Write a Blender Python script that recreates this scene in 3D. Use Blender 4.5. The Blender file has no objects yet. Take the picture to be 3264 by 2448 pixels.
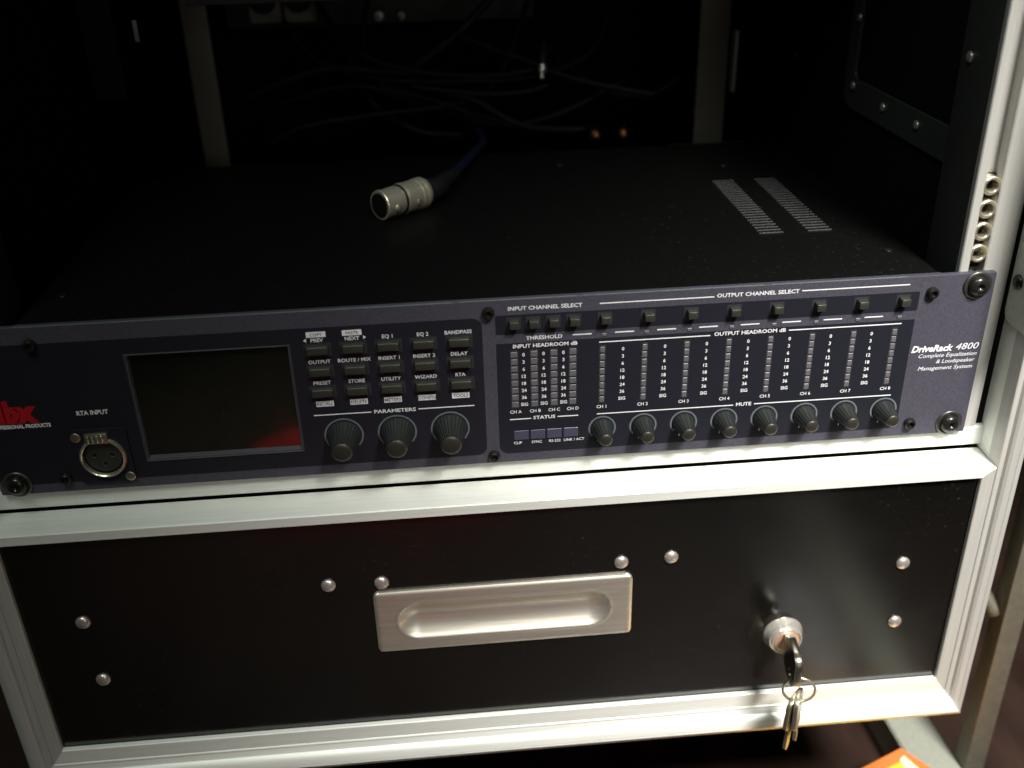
import bpy, bmesh, math, random
from mathutils import Matrix, Vector
random.seed(7)
S = 0.001            # everything below is written in millimetres
sc = bpy.context.scene
C = sc.collection

# ------------------------------------------------------------------ camera
R = [[0.9960784201521309, -0.08473353999705872, -0.025456003354808597],
     [-0.06208428100437512, -0.4644214825374263, -0.8834354694089729],
     [0.06303429986446239, 0.8815514243407746, -0.4678608375182637]]
cam = bpy.data.cameras.new('camera')
cam.sensor_width = 36
cam.lens = 36 * 0.983086
cam.clip_start = 0.01
cam.clip_end = 100
camo = bpy.data.objects.new('camera', cam); C.objects.link(camo)
M = Matrix(((R[0][0], -R[1][0], -R[2][0], -22.05 * S),
            (R[0][1], -R[1][1], -R[2][1], -427.01 * S),
            (R[0][2], -R[1][2], -R[2][2], 270.75 * S),
            (0, 0, 0, 1)))
camo.matrix_world = M
cam.dof.use_dof = True
cam.dof.focus_distance = 0.50
cam.dof.aperture_fstop = 6.0
sc.camera = camo

# ------------------------------------------------------------------ world + lamps
w = bpy.data.worlds.new('World'); sc.world = w; w.use_nodes = True
w.node_tree.nodes['Background'].inputs[0].default_value = (0.55, 0.62, 0.5, 1)
w.node_tree.nodes['Background'].inputs[1].default_value = 0.010
sc.view_settings.view_transform = 'Standard'
sc.view_settings.look = 'None'
sc.view_settings.exposure = 0
sc.view_settings.gamma = 1

def area(name, loc, target, size, power, color, shape='DISK'):
    l = bpy.data.lights.new(name, 'AREA'); l.shape = shape; l.size = size
    l.energy = power; l.color = color
    o = bpy.data.objects.new(name, l); C.objects.link(o)
    o.location = Vector(loc) * S
    d = (Vector(target) - Vector(loc)).normalized()
    o.rotation_euler = d.to_track_quat('-Z', 'Y').to_euler()
    return o
def spot(name, loc, target, radius, power, color, ang, blend):
    l = bpy.data.lights.new(name, 'SPOT'); l.shadow_soft_size = radius
    l.energy = power; l.color = color; l.spot_size = math.radians(ang); l.spot_blend = blend
    o = bpy.data.objects.new(name, l); C.objects.link(o)
    o.location = Vector(loc) * S
    d = (Vector(target) - Vector(loc)).normalized()
    o.rotation_euler = d.to_track_quat('-Z', 'Y').to_euler()
    return o
spot('ceiling_spot_lamp', (440, -700, 980), (285, -60, -120), 0.15, 200, (1.0, 0.965, 0.91), 39, 1.0)
area('left_fill_lamp', (-330, -620, 1250), (-60, 0, -60), 0.5, 6.0, (0.88, 1.0, 0.90))  # fill added to lift the aluminium at the left

area('cavity_fill_lamp', (380, -1350, 430), (0, 0, -60), 0.5, 1.2, (1.0, 0.93, 0.85))  # added fill for the dim cavity and the floor under the case
spot('reflection_fill_spot', (-250, -900, 1400), (-150, -560, -330), 0.1, 170, (1.0, 0.92, 0.82), 24, 0.8)  # added spot so the red stand-in shows up in the display
# ------------------------------------------------------------------ materials
def mat(name, col, rough=0.5, metal=0.0, noise=0.0, nscale=900, bump=0.0, bscale=2500, dust=0.0,
        spec=0.5, stretch=None, coat=0.0, rvar=0.0):
    m = bpy.data.materials.new(name); m.use_nodes = True
    nt = m.node_tree; b = nt.nodes['Principled BSDF']
    b.inputs['Base Color'].default_value = (*col, 1)
    b.inputs['Roughness'].default_value = rough
    b.inputs['Metallic'].default_value = metal
    b.inputs['Specular IOR Level'].default_value = spec
    b.inputs['Coat Weight'].default_value = coat
    tc = nt.nodes.new('ShaderNodeTexCoord')
    mp = nt.nodes.new('ShaderNodeMapping')
    nt.links.new(tc.outputs['Object'], mp.inputs[0])
    if stretch: mp.inputs['Scale'].default_value = stretch
    if noise or rvar:
        n = nt.nodes.new('ShaderNodeTexNoise'); n.inputs['Scale'].default_value = nscale
        n.inputs['Detail'].default_value = 6; n.inputs['Roughness'].default_value = 0.65
        nt.links.new(mp.outputs[0], n.inputs['Vector'])
        if noise:
            r = nt.nodes.new('ShaderNodeMapRange')
            r.inputs[1].default_value = 0.25; r.inputs[2].default_value = 0.75
            r.inputs[3].default_value = 1 - noise; r.inputs[4].default_value = 1 + noise
            nt.links.new(n.outputs[0], r.inputs[0])
            mx = nt.nodes.new('ShaderNodeVectorMath'); mx.operation = 'SCALE'
            mx.inputs[0].default_value = col
            nt.links.new(r.outputs[0], mx.inputs['Scale'])
            nt.links.new(mx.outputs[0], b.inputs['Base Color'])
        if rvar:
            n2 = nt.nodes.new('ShaderNodeTexNoise'); n2.inputs['Scale'].default_value = 35
            n2.inputs['Detail'].default_value = 5
            nt.links.new(mp.outputs[0], n2.inputs['Vector'])
            r2 = nt.nodes.new('ShaderNodeMapRange')
            r2.inputs[1].default_value = 0.3; r2.inputs[2].default_value = 0.7
            r2.inputs[3].default_value = rough - rvar; r2.inputs[4].default_value = rough + rvar
            nt.links.new(n2.outputs[0], r2.inputs[0])
            nt.links.new(r2.outputs[0], b.inputs['Roughness'])
    if dust:
        nd = nt.nodes.new('ShaderNodeTexNoise'); nd.inputs['Scale'].default_value = 420; nd.inputs['Detail'].default_value = 4
        nl = nt.nodes.new('ShaderNodeTexNoise'); nl.inputs['Scale'].default_value = 14; nl.inputs['Detail'].default_value = 4
        nt.links.new(tc.outputs['Object'], nd.inputs['Vector']); nt.links.new(tc.outputs['Object'], nl.inputs['Vector'])
        rd = nt.nodes.new('ShaderNodeMapRange'); rd.inputs[1].default_value = 0.62; rd.inputs[2].default_value = 0.76
        rl = nt.nodes.new('ShaderNodeMapRange'); rl.inputs[1].default_value = 0.35; rl.inputs[2].default_value = 0.7; rl.inputs[3].default_value = 0.1
        nt.links.new(nd.outputs[0], rd.inputs[0]); nt.links.new(nl.outputs[0], rl.inputs[0])
        mu = nt.nodes.new('ShaderNodeMath'); mu.operation = 'MULTIPLY'
        nt.links.new(rd.outputs[0], mu.inputs[0]); nt.links.new(rl.outputs[0], mu.inputs[1])
        m2 = nt.nodes.new('ShaderNodeMath'); m2.operation = 'MULTIPLY'; m2.inputs[1].default_value = dust
        nt.links.new(mu.outputs[0], m2.inputs[0])
        mixc = nt.nodes.new('ShaderNodeMix'); mixc.data_type = 'RGBA'
        nt.links.new(m2.outputs[0], mixc.inputs['Factor'])
        if b.inputs['Base Color'].is_linked: nt.links.new(b.inputs['Base Color'].links[0].from_socket, mixc.inputs['A'])
        else: mixc.inputs['A'].default_value = (*col, 1)
        mixc.inputs['B'].default_value = (0.35, 0.32, 0.28, 1)
        nt.links.new(mixc.outputs['Result'], b.inputs['Base Color'])
    if bump:
        n3 = nt.nodes.new('ShaderNodeTexNoise'); n3.inputs['Scale'].default_value = bscale
        n3.inputs['Detail'].default_value = 3
        nt.links.new(mp.outputs[0], n3.inputs['Vector'])
        bp = nt.nodes.new('ShaderNodeBump'); bp.inputs['Strength'].default_value = bump
        bp.inputs['Distance'].default_value = 0.0002
        nt.links.new(n3.outputs[0], bp.inputs['Height'])
        nt.links.new(bp.outputs[0], b.inputs['Normal'])
    return m
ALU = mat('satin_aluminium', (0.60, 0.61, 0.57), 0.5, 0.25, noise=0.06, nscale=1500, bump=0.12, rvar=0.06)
ALUX = mat('drawn_aluminium_lit', (0.78, 0.79, 0.745), 0.5, 0.25, noise=0.085, nscale=600, bump=0.2, stretch=(0.04, 1, 1), rvar=0.05)  # paler copy: light on upward faces put into the colour
ALUZ = mat('drawn_aluminium_shaded', (0.44, 0.43, 0.405), 0.5, 0.25, noise=0.085, nscale=600, bump=0.2, stretch=(1, 1, 0.04), rvar=0.05)  # darker copy: weaker light on front faces put into the colour
DULL = mat('dull_aluminium', (0.40, 0.42, 0.35), 0.5, 0.3, noise=0.15, nscale=300, bump=0.2)
FACE = mat('lavender_grey_paint', (0.054, 0.052, 0.070), 0.5, 0.0, noise=0.35, nscale=1100, bump=0.35, dust=0.05, spec=0.35)
WIN = mat('dark_navy_overlay', (0.014, 0.0145, 0.021), 0.38, 0.0, noise=0.2, nscale=1500, bump=0.1, spec=0.2)
COVER = mat('black_steel_cover', (0.0028, 0.003, 0.0028), 0.5, 0.0, noise=0.3, nscale=1200, bump=0.3, spec=0.12, dust=0.045)
LAMI = mat('black_drawer_laminate', (0.0040, 0.0036, 0.0033), 0.19, 0.0, noise=0.25, nscale=1500, bump=0.12, bscale=1400, spec=0.7, rvar=0.04, dust=0.09)
BLACK = mat('black_lining', (0.004, 0.004, 0.004), 0.8, 0.0, noise=0.3, nscale=400, bump=0.3, spec=0.1)
DISH = mat('black_pressed_steel', (0.034, 0.036, 0.035), 0.45, 0.0, noise=0.2, nscale=500, bump=0.2, spec=0.4)
WHITE = mat('white_print', (0.74, 0.74, 0.76), 0.55, noise=0.05, nscale=3000, spec=0.2)
DPRINT = mat('dark_print', (0.03, 0.03, 0.035), 0.5, spec=0.2)
GPRINT = mat('grey_print', (0.11, 0.13, 0.14), 0.5, noise=0.1, spec=0.2)
RED = mat('red_print', (0.40, 0.010, 0.016), 0.5, noise=0.1, nscale=2000, spec=0.2)
BTN = mat('charcoal_button', (0.030, 0.032, 0.025), 0.36, noise=0.2, nscale=1500, bump=0.25, spec=0.5)
KNOB = mat('dark_knob_plastic', (0.016, 0.019, 0.018), 0.38, noise=0.2, nscale=1500, bump=0.2, spec=0.5)
KTIP = mat('knob_end_cap', (0.024, 0.022, 0.017), 0.42, noise=0.2, nscale=1500, bump=0.2, spec=0.4)
LED = mat('unlit_led_window', (0.11, 0.105, 0.115), 0.35, noise=0.2, nscale=1800, spec=0.4)
LEDV = mat('violet_status_strip', (0.055, 0.055, 0.095), 0.3, noise=0.15, nscale=1500, spec=0.5)
GLASS = mat('lcd_cover', (0.0035, 0.0065, 0.004), 0.07, noise=0.2, nscale=300, spec=1.0, rvar=0.05, dust=0.05)
NICK = mat('nickel', (0.74, 0.68, 0.52), 0.27, 0.85, noise=0.1, nscale=900, bump=0.08)
OLDN = mat('dull_nickel', (0.36, 0.35, 0.27), 0.36, 0.9, noise=0.15, nscale=700, bump=0.1)
CHROME = mat('chrome', (0.82, 0.77, 0.70), 0.2, 0.75, noise=0.05, nscale=500)
CORE_REFL = mat('orange_reflection_core', (0.72, 0.48, 0.34), 0.35, 0.6, noise=0.1, nscale=600)  # orange reflection in the lock painted as the tint of its core
BSCREW = mat('blackened_screw', (0.035, 0.033, 0.030), 0.24, 0.7, noise=0.2, nscale=900)
RIVET = mat('rivet_steel', (0.62, 0.56, 0.52), 0.30, 0.75, noise=0.1, nscale=900)
BRUSH = mat('brushed_steel', (0.76, 0.71, 0.62), 0.40, 0.86, noise=0.14, nscale=500, bump=0.3, bscale=600, stretch=(0.05, 1, 1))
KEYM = mat('worn_key_nickel', (0.42, 0.38, 0.28), 0.32, 0.9, noise=0.2, nscale=600, bump=0.1)
RUBB = mat('black_rubber', (0.008, 0.008, 0.009), 0.5, noise=0.2, nscale=900, spec=0.3)
BLUE = mat('blue_cable_jacket', (0.005, 0.007, 0.026), 0.45, noise=0.15, nscale=900, spec=0.4)
GREY = mat('grey_cable_jacket', (0.012, 0.011, 0.009), 0.65, noise=0.15, nscale=900, spec=0.15)
BRASS = mat('brass_plug', (0.75, 0.42, 0.22), 0.3, 0.9, noise=0.1)
FLOOR = mat('dark_brown_floor', (0.030, 0.017, 0.013), 0.35, noise=0.45, nscale=40, bump=0.2, stretch=(1, 0.2, 1), spec=0.5, rvar=0.08)
ORANGE = mat('orange_card', (0.75, 0.20, 0.05), 0.45, noise=0.08, nscale=300)
YELLOW = mat('yellow_print', (0.85, 0.52, 0.05), 0.45, noise=0.10, nscale=200)
PALE = mat('cream_print', (0.85, 0.75, 0.5), 0.45, noise=0.08, nscale=300)
CLOTH = mat('red_cloth', (0.42, 0.010, 0.012), 0.9, noise=0.2, nscale=300)
WASH = mat('dark_washer', (0.10, 0.10, 0.09), 0.35, 0.8, noise=0.1)
BEZ = mat('grey_bezel', (0.05, 0.052, 0.055), 0.7, noise=0.1, spec=0.1)
DIM = mat('shaded_aluminium', (0.13, 0.12, 0.09), 0.55, 0.3, noise=0.2, nscale=200)  # aluminium with the dimness of the upright painted into a darker colour
PLUG = mat('plug_nickel', (0.74, 0.70, 0.56), 0.34, 0.75, noise=0.12, nscale=700, bump=0.1)
OLDK = mat('tarnished_key_head', (0.16, 0.15, 0.12), 0.25, 0.9, noise=0.2)
SLAT = mat('lit_vent_edge', (0.030, 0.034, 0.034), 0.5, noise=0.1)  # lighter grey paints the light caught along slot edges
POST = mat('grey_painted_rail', (0.20, 0.18, 0.15), 0.5, 0.2, noise=0.15, nscale=600)

# ------------------------------------------------------------------ helpers
W = {}                      # world origin (mm) of every object
def link(name, me, m, parent=None, loc=(0, 0, 0), smooth=None):
    """me is written in world mm about loc; loc is the world origin in mm"""
    o = bpy.data.objects.new(name, me); C.objects.link(o)
    if m is not None and len(me.materials) == 0: me.materials.append(m)
    W[o] = Vector(loc)
    if parent is not None:
        o.parent = parent; o.location = (Vector(loc) - W[parent]) * S
    else: o.location = Vector(loc) * S
    if smooth is not None and len(me.polygons):
        me.shade_smooth() if smooth == 'all' else me.shade_auto_smooth(angle=smooth) if hasattr(me, 'shade_auto_smooth') else smooth_by(me, smooth)
    return o
def smooth_by(me, ang):
    bm = bmesh.new(); bm.from_mesh(me)
    for f in bm.faces: f.smooth = True
    for e in bm.edges:
        e.smooth = not (len(e.link_faces) == 2 and e.calc_face_angle(0) > ang)
    bm.to_mesh(me); bm.free()
def me_from(bm, name='mesh'):
    me = bpy.data.meshes.new(name)
    bmesh.ops.scale(bm, vec=(S, S, S), verts=bm.verts)
    bm.normal_update(); bm.to_mesh(me); bm.free(); return me
def empty(name, loc, label=None, cat=None, group=None):
    o = bpy.data.objects.new(name, None); C.objects.link(o)
    o.empty_display_size = 0.01; o.location = Vector(loc) * S; W[o] = Vector(loc)
    if label: o['label'] = label
    if cat: o['category'] = cat
    if group: o['group'] = group
    return o
def tag(o, label, cat, group=None):
    o['label'] = label; o['category'] = cat
    if group: o['group'] = group
    return o
def box(bm, x0, x1, y0, y1, z0, z1, bev=0.0, seg=2, mi=0):
    n = len(bm.faces)
    vs = [bm.verts.new(p) for p in ((x0,y0,z0),(x1,y0,z0),(x1,y1,z0),(x0,y1,z0),(x0,y0,z1),(x1,y0,z1),(x1,y1,z1),(x0,y1,z1))]
    fs = [bm.faces.new([vs[i] for i in q]) for q in ((0,3,2,1),(4,5,6,7),(0,1,5,4),(1,2,6,5),(2,3,7,6),(3,0,4,7))]
    for f in fs: f.material_index = mi
    if bev > 0:
        es = list({e for f in fs for e in f.edges})
        r = bmesh.ops.bevel(bm, geom=es, offset=bev, segments=seg, affect='EDGES', profile=0.5)
        for f in r['faces']: f.material_index = mi
def P(name, m, parent, dims, bev=0.4, seg=2, smooth=0.7, loc=None):
    """one box as one part"""
    bm = bmesh.new()
    loc = loc or ((dims[0]+dims[1])/2, (dims[2]+dims[3])/2, (dims[4]+dims[5])/2)
    box(bm, dims[0]-loc[0], dims[1]-loc[0], dims[2]-loc[1], dims[3]-loc[1], dims[4]-loc[2], dims[5]-loc[2], bev, seg)
    return link(name, me_from(bm, name), m, parent, loc, smooth)
def lathe(bm, prof, n=32, axis='-y', c=(0, 0, 0), mi=0, ridges=0.0, cap=True):
    """prof: list of (r, h); axis '-y' means h grows towards the camera"""
    rings = []
    for r, h in prof:
        ring = []
        for i in range(n):
            a = 2 * math.pi * i / n
            rr = r + (ridges * (1 if i % 2 else -1) if ridges and r > 0.5 else 0)
            x, z = rr * math.cos(a), rr * math.sin(a)
            if axis == '-y': p = (c[0] + x, c[1] - h, c[2] + z)
            elif axis == 'z': p = (c[0] + x, c[1] + z, c[2] + h)
            elif axis == '-x': p = (c[0] - h, c[1] + x, c[2] + z)
            ring.append(bm.verts.new(p))
        rings.append(ring)
    fs = []
    for a, b in zip(rings, rings[1:]):
        for i in range(n):
            fs.append(bm.faces.new((a[i], a[(i+1) % n], b[(i+1) % n], b[i])))
    if cap:
        fs.append(bm.faces.new(rings[-1])); fs.append(bm.faces.new(list(reversed(rings[0]))))
    for f in fs: f.material_index = mi
    return fs
def recalc(bm): bmesh.ops.recalc_face_normals(bm, faces=bm.faces)
def L(name, m, parent, prof, c, n=32, axis='-y', ridges=0.0, smooth=0.6, cap=True, me=None):
    if me is None:
        bm = bmesh.new(); lathe(bm, prof, n, axis, ridges=ridges, cap=cap); recalc(bm); me = me_from(bm, name)
        return link(name, me, m, parent, c, smooth)
    return link(name, me, m, parent, c)
def dome(r, h, n=5, base=0.6):
    """profile of a domed head"""
    p = [(r, 0), (r, base)]
    for i in range(1, n + 1):
        a = math.pi / 2 * i / n
        p.append((max(r * math.cos(a), 0.05), base + (h - base) * math.sin(a)))
    return p
def curve_mesh(loops, depth=0.0, bevel=0.0, to='xz'):
    """flat filled plate with holes; loops in mm (u, v); depth = thickness in mm (towards -y, from y=0)"""
    cu = bpy.data.curves.new('plate', 'CURVE'); cu.dimensions = '2D'; cu.fill_mode = 'BOTH'
    for lp in loops:
        s = cu.splines.new('POLY'); s.points.add(len(lp) - 1)
        for q, (u, v) in zip(s.points, lp): q.co = (u * S, v * S, 0, 1)
        s.use_cyclic_u = True
    cu.extrude = depth * S / 2
    if bevel: cu.bevel_depth = bevel * S; cu.offset = -bevel * S; cu.bevel_resolution = 1
    o = bpy.data.objects.new('tmp', cu)
    me = bpy.data.meshes.new_from_object(o)
    bpy.data.objects.remove(o); bpy.data.curves.remove(cu)
    tot = depth / 2 * S + bevel * S
    if to == 'xz':
        me.transform(Matrix(((1,0,0,0),(0,0,-1,-tot),(0,1,0,0),(0,0,0,1))))
    return me
def rrect(x0, x1, z0, z1, r, n=5, corners=(1, 1, 1, 1)):
    pts = []
    for k, (cx, cz, a0) in enumerate(((x1-r, z1-r, 0), (x0+r, z1-r, 90), (x0+r, z0+r, 180), (x1-r, z0+r, 270))):
        if corners[k] and r > 0:
            for i in range(n + 1):
                a = math.radians(a0 + 90 * i / n); pts.append((cx + r*math.cos(a), cz + r*math.sin(a)))
        else: pts.append(((x1, x0, x0, x1)[k], (z1, z1, z0, z0)[k]))
    return pts
def circ(cx, cz, r, n=24): return [(cx + r*math.cos(2*math.pi*i/n), cz + r*math.sin(2*math.pi*i/n)) for i in range(n)]
def plate(name, m, parent, loops, depth, y, bevel=0.0, smooth=0.6):
    """plate whose BACK is at world y (front at y-depth)"""
    me = curve_mesh(loops, depth, bevel)
    loc = Vector((0, y, 0))
    if parent is not None:
        me.transform(Matrix.Translation(-Vector((W[parent].x, 0, W[parent].z)) * S)); loc = Vector((W[parent].x, y, W[parent].z))
    return link(name, me, m, parent, loc, smooth)
_txt = {}
def text_mesh(items):
    """items: (string, x0, x1 or None, baseline z, cap height, align, shear, weight) in mm -> one flat mesh in the xz plane"""
    bm = bmesh.new()
    for it in items:
        s, x0, x1, z, h = it[:5]; al = it[5] if len(it) > 5 else 'L'
        sh = it[6] if len(it) > 6 else 0; wt = it[7] if len(it) > 7 else 0.012
        key = (s, sh, wt)
        if key not in _txt:
            cu = bpy.data.curves.new('t', 'FONT'); cu.body = s; cu.size = 1; cu.shear = sh
            cu.offset = wt; cu.resolution_u = 2; cu.fill_mode = 'FRONT'
            o = bpy.data.objects.new('t', cu); me = bpy.data.meshes.new_from_object(o)
            bpy.data.objects.remove(o); bpy.data.curves.remove(cu)
            xs = [v.co.x for v in me.vertices]
            _txt[key] = (me, min(xs), max(xs))
        me, a, b = _txt[key]
        sz = h / 0.70
        sx = (x1 - x0) / (b - a) if x1 is not None else sz
        wdt = (b - a) * sx
        ox = x0 if al == 'L' else (x0 - wdt/2 if al == 'C' else x0 - wdt)
        vs = [bm.verts.new((ox + (v.co.x - a) * sx, 0, z + v.co.y * sz)) for v in me.vertices]
        for p in me.polygons:
            try: bm.faces.new([vs[i] for i in p.vertices])
            except ValueError: pass
    return me_from(bm, 'lettering')
def letter(name, m, parent, items, y):
    me = text_mesh(items)
    o0 = W[parent]
    me.transform(Matrix.Translation(-Vector((o0.x, 0, o0.z)) * S))
    return link(name, me, m, parent, (o0.x, y, o0.z))
def quads(name, m, parent, rects, y):
    bm = bmesh.new()
    for x0, x1, z0, z1 in rects:
        bm.faces.new([bm.verts.new(p) for p in ((x0,0,z0),(x1,0,z0),(x1,0,z1),(x0,0,z1))])
    me = me_from(bm, name); o0 = W[parent]
    me.transform(Matrix.Translation(-Vector((o0.x, 0, o0.z)) * S))
    return link(name, me, m, parent, (o0.x, y, o0.z))
def extrude_profile(prof, fa, fb, closed=True):
    """prof: list of (u, v); fa/fb map (u,v) -> world mm points at either end"""
    bm = bmesh.new()
    A = [bm.verts.new(fa(u, v)) for u, v in prof]; B = [bm.verts.new(fb(u, v)) for u, v in prof]
    n = len(prof)
    for i in range(n if closed else n - 1): bm.faces.new((A[i], A[(i+1) % n], B[(i+1) % n], B[i]))
    if closed: bm.faces.new(A); bm.faces.new(list(reversed(B)))
    recalc(bm); return bm
def part_bm(name, bm, m, parent, smooth=0.5):
    o0 = W[parent] if parent is not None else Vector((0, 0, 0))
    bmesh.ops.translate(bm, vec=-o0, verts=bm.verts)
    return link(name, me_from(bm, name), m, parent, o0, smooth)
def tube(pts, r, n=10, res=8):
    """smooth tube through points (Catmull-Rom)"""
    P_ = [Vector(p) for p in pts]; P_ = [2*P_[0]-P_[1]] + P_ + [2*P_[-1]-P_[-2]]
    path = []
    for i in range(1, len(P_) - 2):
        for k in range(res):
            t = k / res; a, b, c, d = P_[i-1], P_[i], P_[i+1], P_[i+2]
            path.append(0.5*((2*b)+(c-a)*t+(2*a-5*b+4*c-d)*t*t+(3*b-a-3*c+d)*t**3))
    path.append(P_[-2])
    bm = bmesh.new(); rings = []
    up = Vector((0.1, 0.2, 1)).normalized()
    for i, p in enumerate(path):
        t = (path[min(i+1, len(path)-1)] - path[max(i-1, 0)]).normalized()
        s = t.cross(up)
        if s.length < 1e-4: s = t.cross(Vector((1, 0, 0)))
        s.normalize(); u = s.cross(t).normalized(); up = u
        rr = r(i / (len(path)-1)) if callable(r) else r
        rings.append([bm.verts.new(p + rr*(math.cos(2*math.pi*k/n)*s + math.sin(2*math.pi*k/n)*u)) for k in range(n)])
    for a, b in zip(rings, rings[1:]):
        for k in range(n): bm.faces.new((a[k], a[(k+1) % n], b[(k+1) % n], b[k]))
    bm.faces.new(rings[0]); bm.faces.new(rings[-1]); recalc(bm); return bm
def loft_axis(prof, p0, direc, n=32):
    """lathe along an arbitrary axis: prof (h, r)"""
    d = Vector(direc).normalized(); s = d.cross(Vector((0, 0, 1))).normalized(); u = s.cross(d)
    bm = bmesh.new(); rings = []
    for h, r in prof:
        rings.append([bm.verts.new(Vector(p0) + d*h + r*(math.cos(2*math.pi*k/n)*s + math.sin(2*math.pi*k/n)*u)) for k in range(n)])
    for a, b in zip(rings, rings[1:]):
        for k in range(n): bm.faces.new((a[k], a[(k+1) % n], b[(k+1) % n], b[k]))
    bm.faces.new(rings[0]); bm.faces.new(rings[-1]); recalc(bm); return bm

# ================================================================== the setting
bm = bmesh.new(); box(bm, -2500, 2500, -2500, 2500, -334, -330)
g = link('ground', me_from(bm), FLOOR, None, (0, 0, 0)); g['kind'] = 'structure'

# ================================================================== the flight case
case = empty('flight_case', (0, 200, -190), 'open black flight case with satin aluminium edging and rack rails', 'flight case')
XC = 1.5                       # centre line of the case front
def mx(x): return 2 * XC - x   # mirror about it
# profile of the front edging: t = distance outward from the drawer opening, y = depth
def edge_prof(k, lip):
    p = []
    if lip: p += [(0, -12.9), (0, -15.2), (0.4, -15.6), (6.2*k, -15.6), (6.8*k, -15.0)]
    else: p += [(7*k, -12.9)]
    p += [(7*k, -15.6), (7.4*k, -15.9), (7.9*k, -14.9), (10.6*k, -14.5), (11.3*k, -16.2), (12.6*k, -17.2), (15.2*k, -17.7),
          (15.6*k, -17.3), (16.0*k, -17.7), (18.4*k, -17.0), (19.6*k, -15.9), (20*k, -14.4), (20*k, -6), (7*k, -6)]
    if lip: p += [(7*k, -12.9)]
    return p
ZB, XR = -156.4, 247.0
KB = 29 / 20
for side, nm in ((1, 'r'), (-1, 'l')):
    f = (lambda x: x) if side == 1 else mx
    # upright from the mitre at the bottom corner to the top of the case
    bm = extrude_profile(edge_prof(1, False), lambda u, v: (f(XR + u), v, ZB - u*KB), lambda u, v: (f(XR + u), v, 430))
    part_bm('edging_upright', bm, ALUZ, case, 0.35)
    # lip of the drawer opening
    lip = [(0, -12.9), (0, -15.2), (0.4, -15.6), (6.4, -15.6), (6.98, -15.2), (6.98, -12.9)]
    bm = extrude_profile(lip, lambda u, v: (f(XR + u), v, ZB - u*KB), lambda u, v: (f(XR + u), v, -19.2 + u*0.84))
    part_bm('opening_lip', bm, ALUZ, case, 0.35)
    # inner face of the side behind the edging
    P('side_board', DISH, case, (min(f(254.2), f(267)), max(f(254.2), f(267)), -5.9, 470, -188, 430), 0)
    P('side_face_plate', ALU, case, (min(f(254), f(256)), max(f(254), f(256)), -5.9, 40, -13, 430), 0.2)
    P('inner_wall', BLACK, case, (min(f(250), f(253.9)), max(f(250), f(253.9)), 6, 470, -185, 428), 0)
# bottom bar, mitred
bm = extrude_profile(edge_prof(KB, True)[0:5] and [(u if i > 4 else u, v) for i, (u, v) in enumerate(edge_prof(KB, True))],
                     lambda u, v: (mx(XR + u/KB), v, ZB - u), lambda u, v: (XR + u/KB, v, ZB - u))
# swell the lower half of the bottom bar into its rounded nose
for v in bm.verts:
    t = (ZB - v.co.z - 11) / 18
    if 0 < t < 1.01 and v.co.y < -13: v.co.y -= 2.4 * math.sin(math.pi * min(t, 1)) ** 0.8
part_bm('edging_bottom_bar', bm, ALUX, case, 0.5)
# ledge above the drawer
led = [(-19.2, -12.9), (-19.2, -15.2), (-18.9, -15.6), (-14.0, -15.6), (-13.45, -15.2), (-13.3, -14.7), (-13.3, 4.8), (-14.0, 5.6), (-16, 5.6), (-16, -12.9)]
bm = extrude_profile(led, lambda z, y: (mx(253.95) - 0, y, z), lambda z, y: (253.95, y, z))
for v in bm.verts:            # mitre the front lip into the uprights' lips
    if v.co.y < -12.8 and v.co.z < -13.4:
        v.co.x += (-1 if v.co.x > 0 else 1) * (-13.4 - v.co.z) * 1.18
part_bm('edging_ledge', bm, ALUX, case, 0.5)
# round nosed bar just under the rack unit
bar = [(0.9, 9), (0.9, 4.2), (0.4, 3.4), (-0.6, 3.0), (-8.6, 3.0), (-10.2, 3.5), (-10.8, 4.3), (-11, 5.5), (-11, 14), (0.9, 14)]
bm = extrude_profile(bar, lambda z, y: (mx(253.9), y, z), lambda z, y: (253.9, y, z))
part_bm('rack_base_bar', bm, ALUX, case, 0.9)
# rack rails: narrow lip, channel with threaded inserts, wide lip with a rounded outer edge
def hollow(n, r0, r1, h, slots=0):
    return [(r0*0.98, 0), (r0, 0.3), (r0, h-0.5), (r0-0.5, h), (r1+0.4, h), (r1, h-0.5), (r1, 0)]
bm = bmesh.new(); lathe(bm, hollow(24, 4.5, 2.75, 6.5), 24, '-y', cap=False); recalc(bm); INS = me_from(bm)
for f, sgn in ((lambda x: x, 1), (lambda x: 2*0 - x, -1)):
    prof = [(224, 5.5), (224, 3.6), (224.5, 3.0), (228.1, 3.0), (228.6, 3.5), (228.6, 10.5), (236.2, 10.5), (236.2, 3.5), (236.8, 3.0),
            (247.5, 3.0), (249.3, 3.9), (250, 5.8), (250, 12.5), (226, 12.5), (226, 36), (224.6, 36), (224, 35.4)]
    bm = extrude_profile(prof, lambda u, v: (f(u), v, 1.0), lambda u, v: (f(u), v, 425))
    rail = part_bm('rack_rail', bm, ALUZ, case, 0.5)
    for z in (96.5, 107.4, 118.3, 129.4):
        ins = link('threaded_insert', INS, NICK, rail, (f(232.0), 9.5, z))
    P('insert_strip', BSCREW, case, (min(f(229), f(236)), max(f(229), f(236)), 8.3, 10.3, 88, 134), 0.2)
    P('flange_shade_sheet', DISH, case, (min(f(223.2), f(223.9)), max(f(223.2), f(223.9)), 5, 35.2, 1.2, 424), 0.1)  # dark sheet painting the shade on the inward side of the rail
    # small countersunk screw in the rail flange
L('flange_screw', RIVET, case, dome(2.6, 1.4), (223.2, 27.2, 182.8), 16, '-x')
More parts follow.
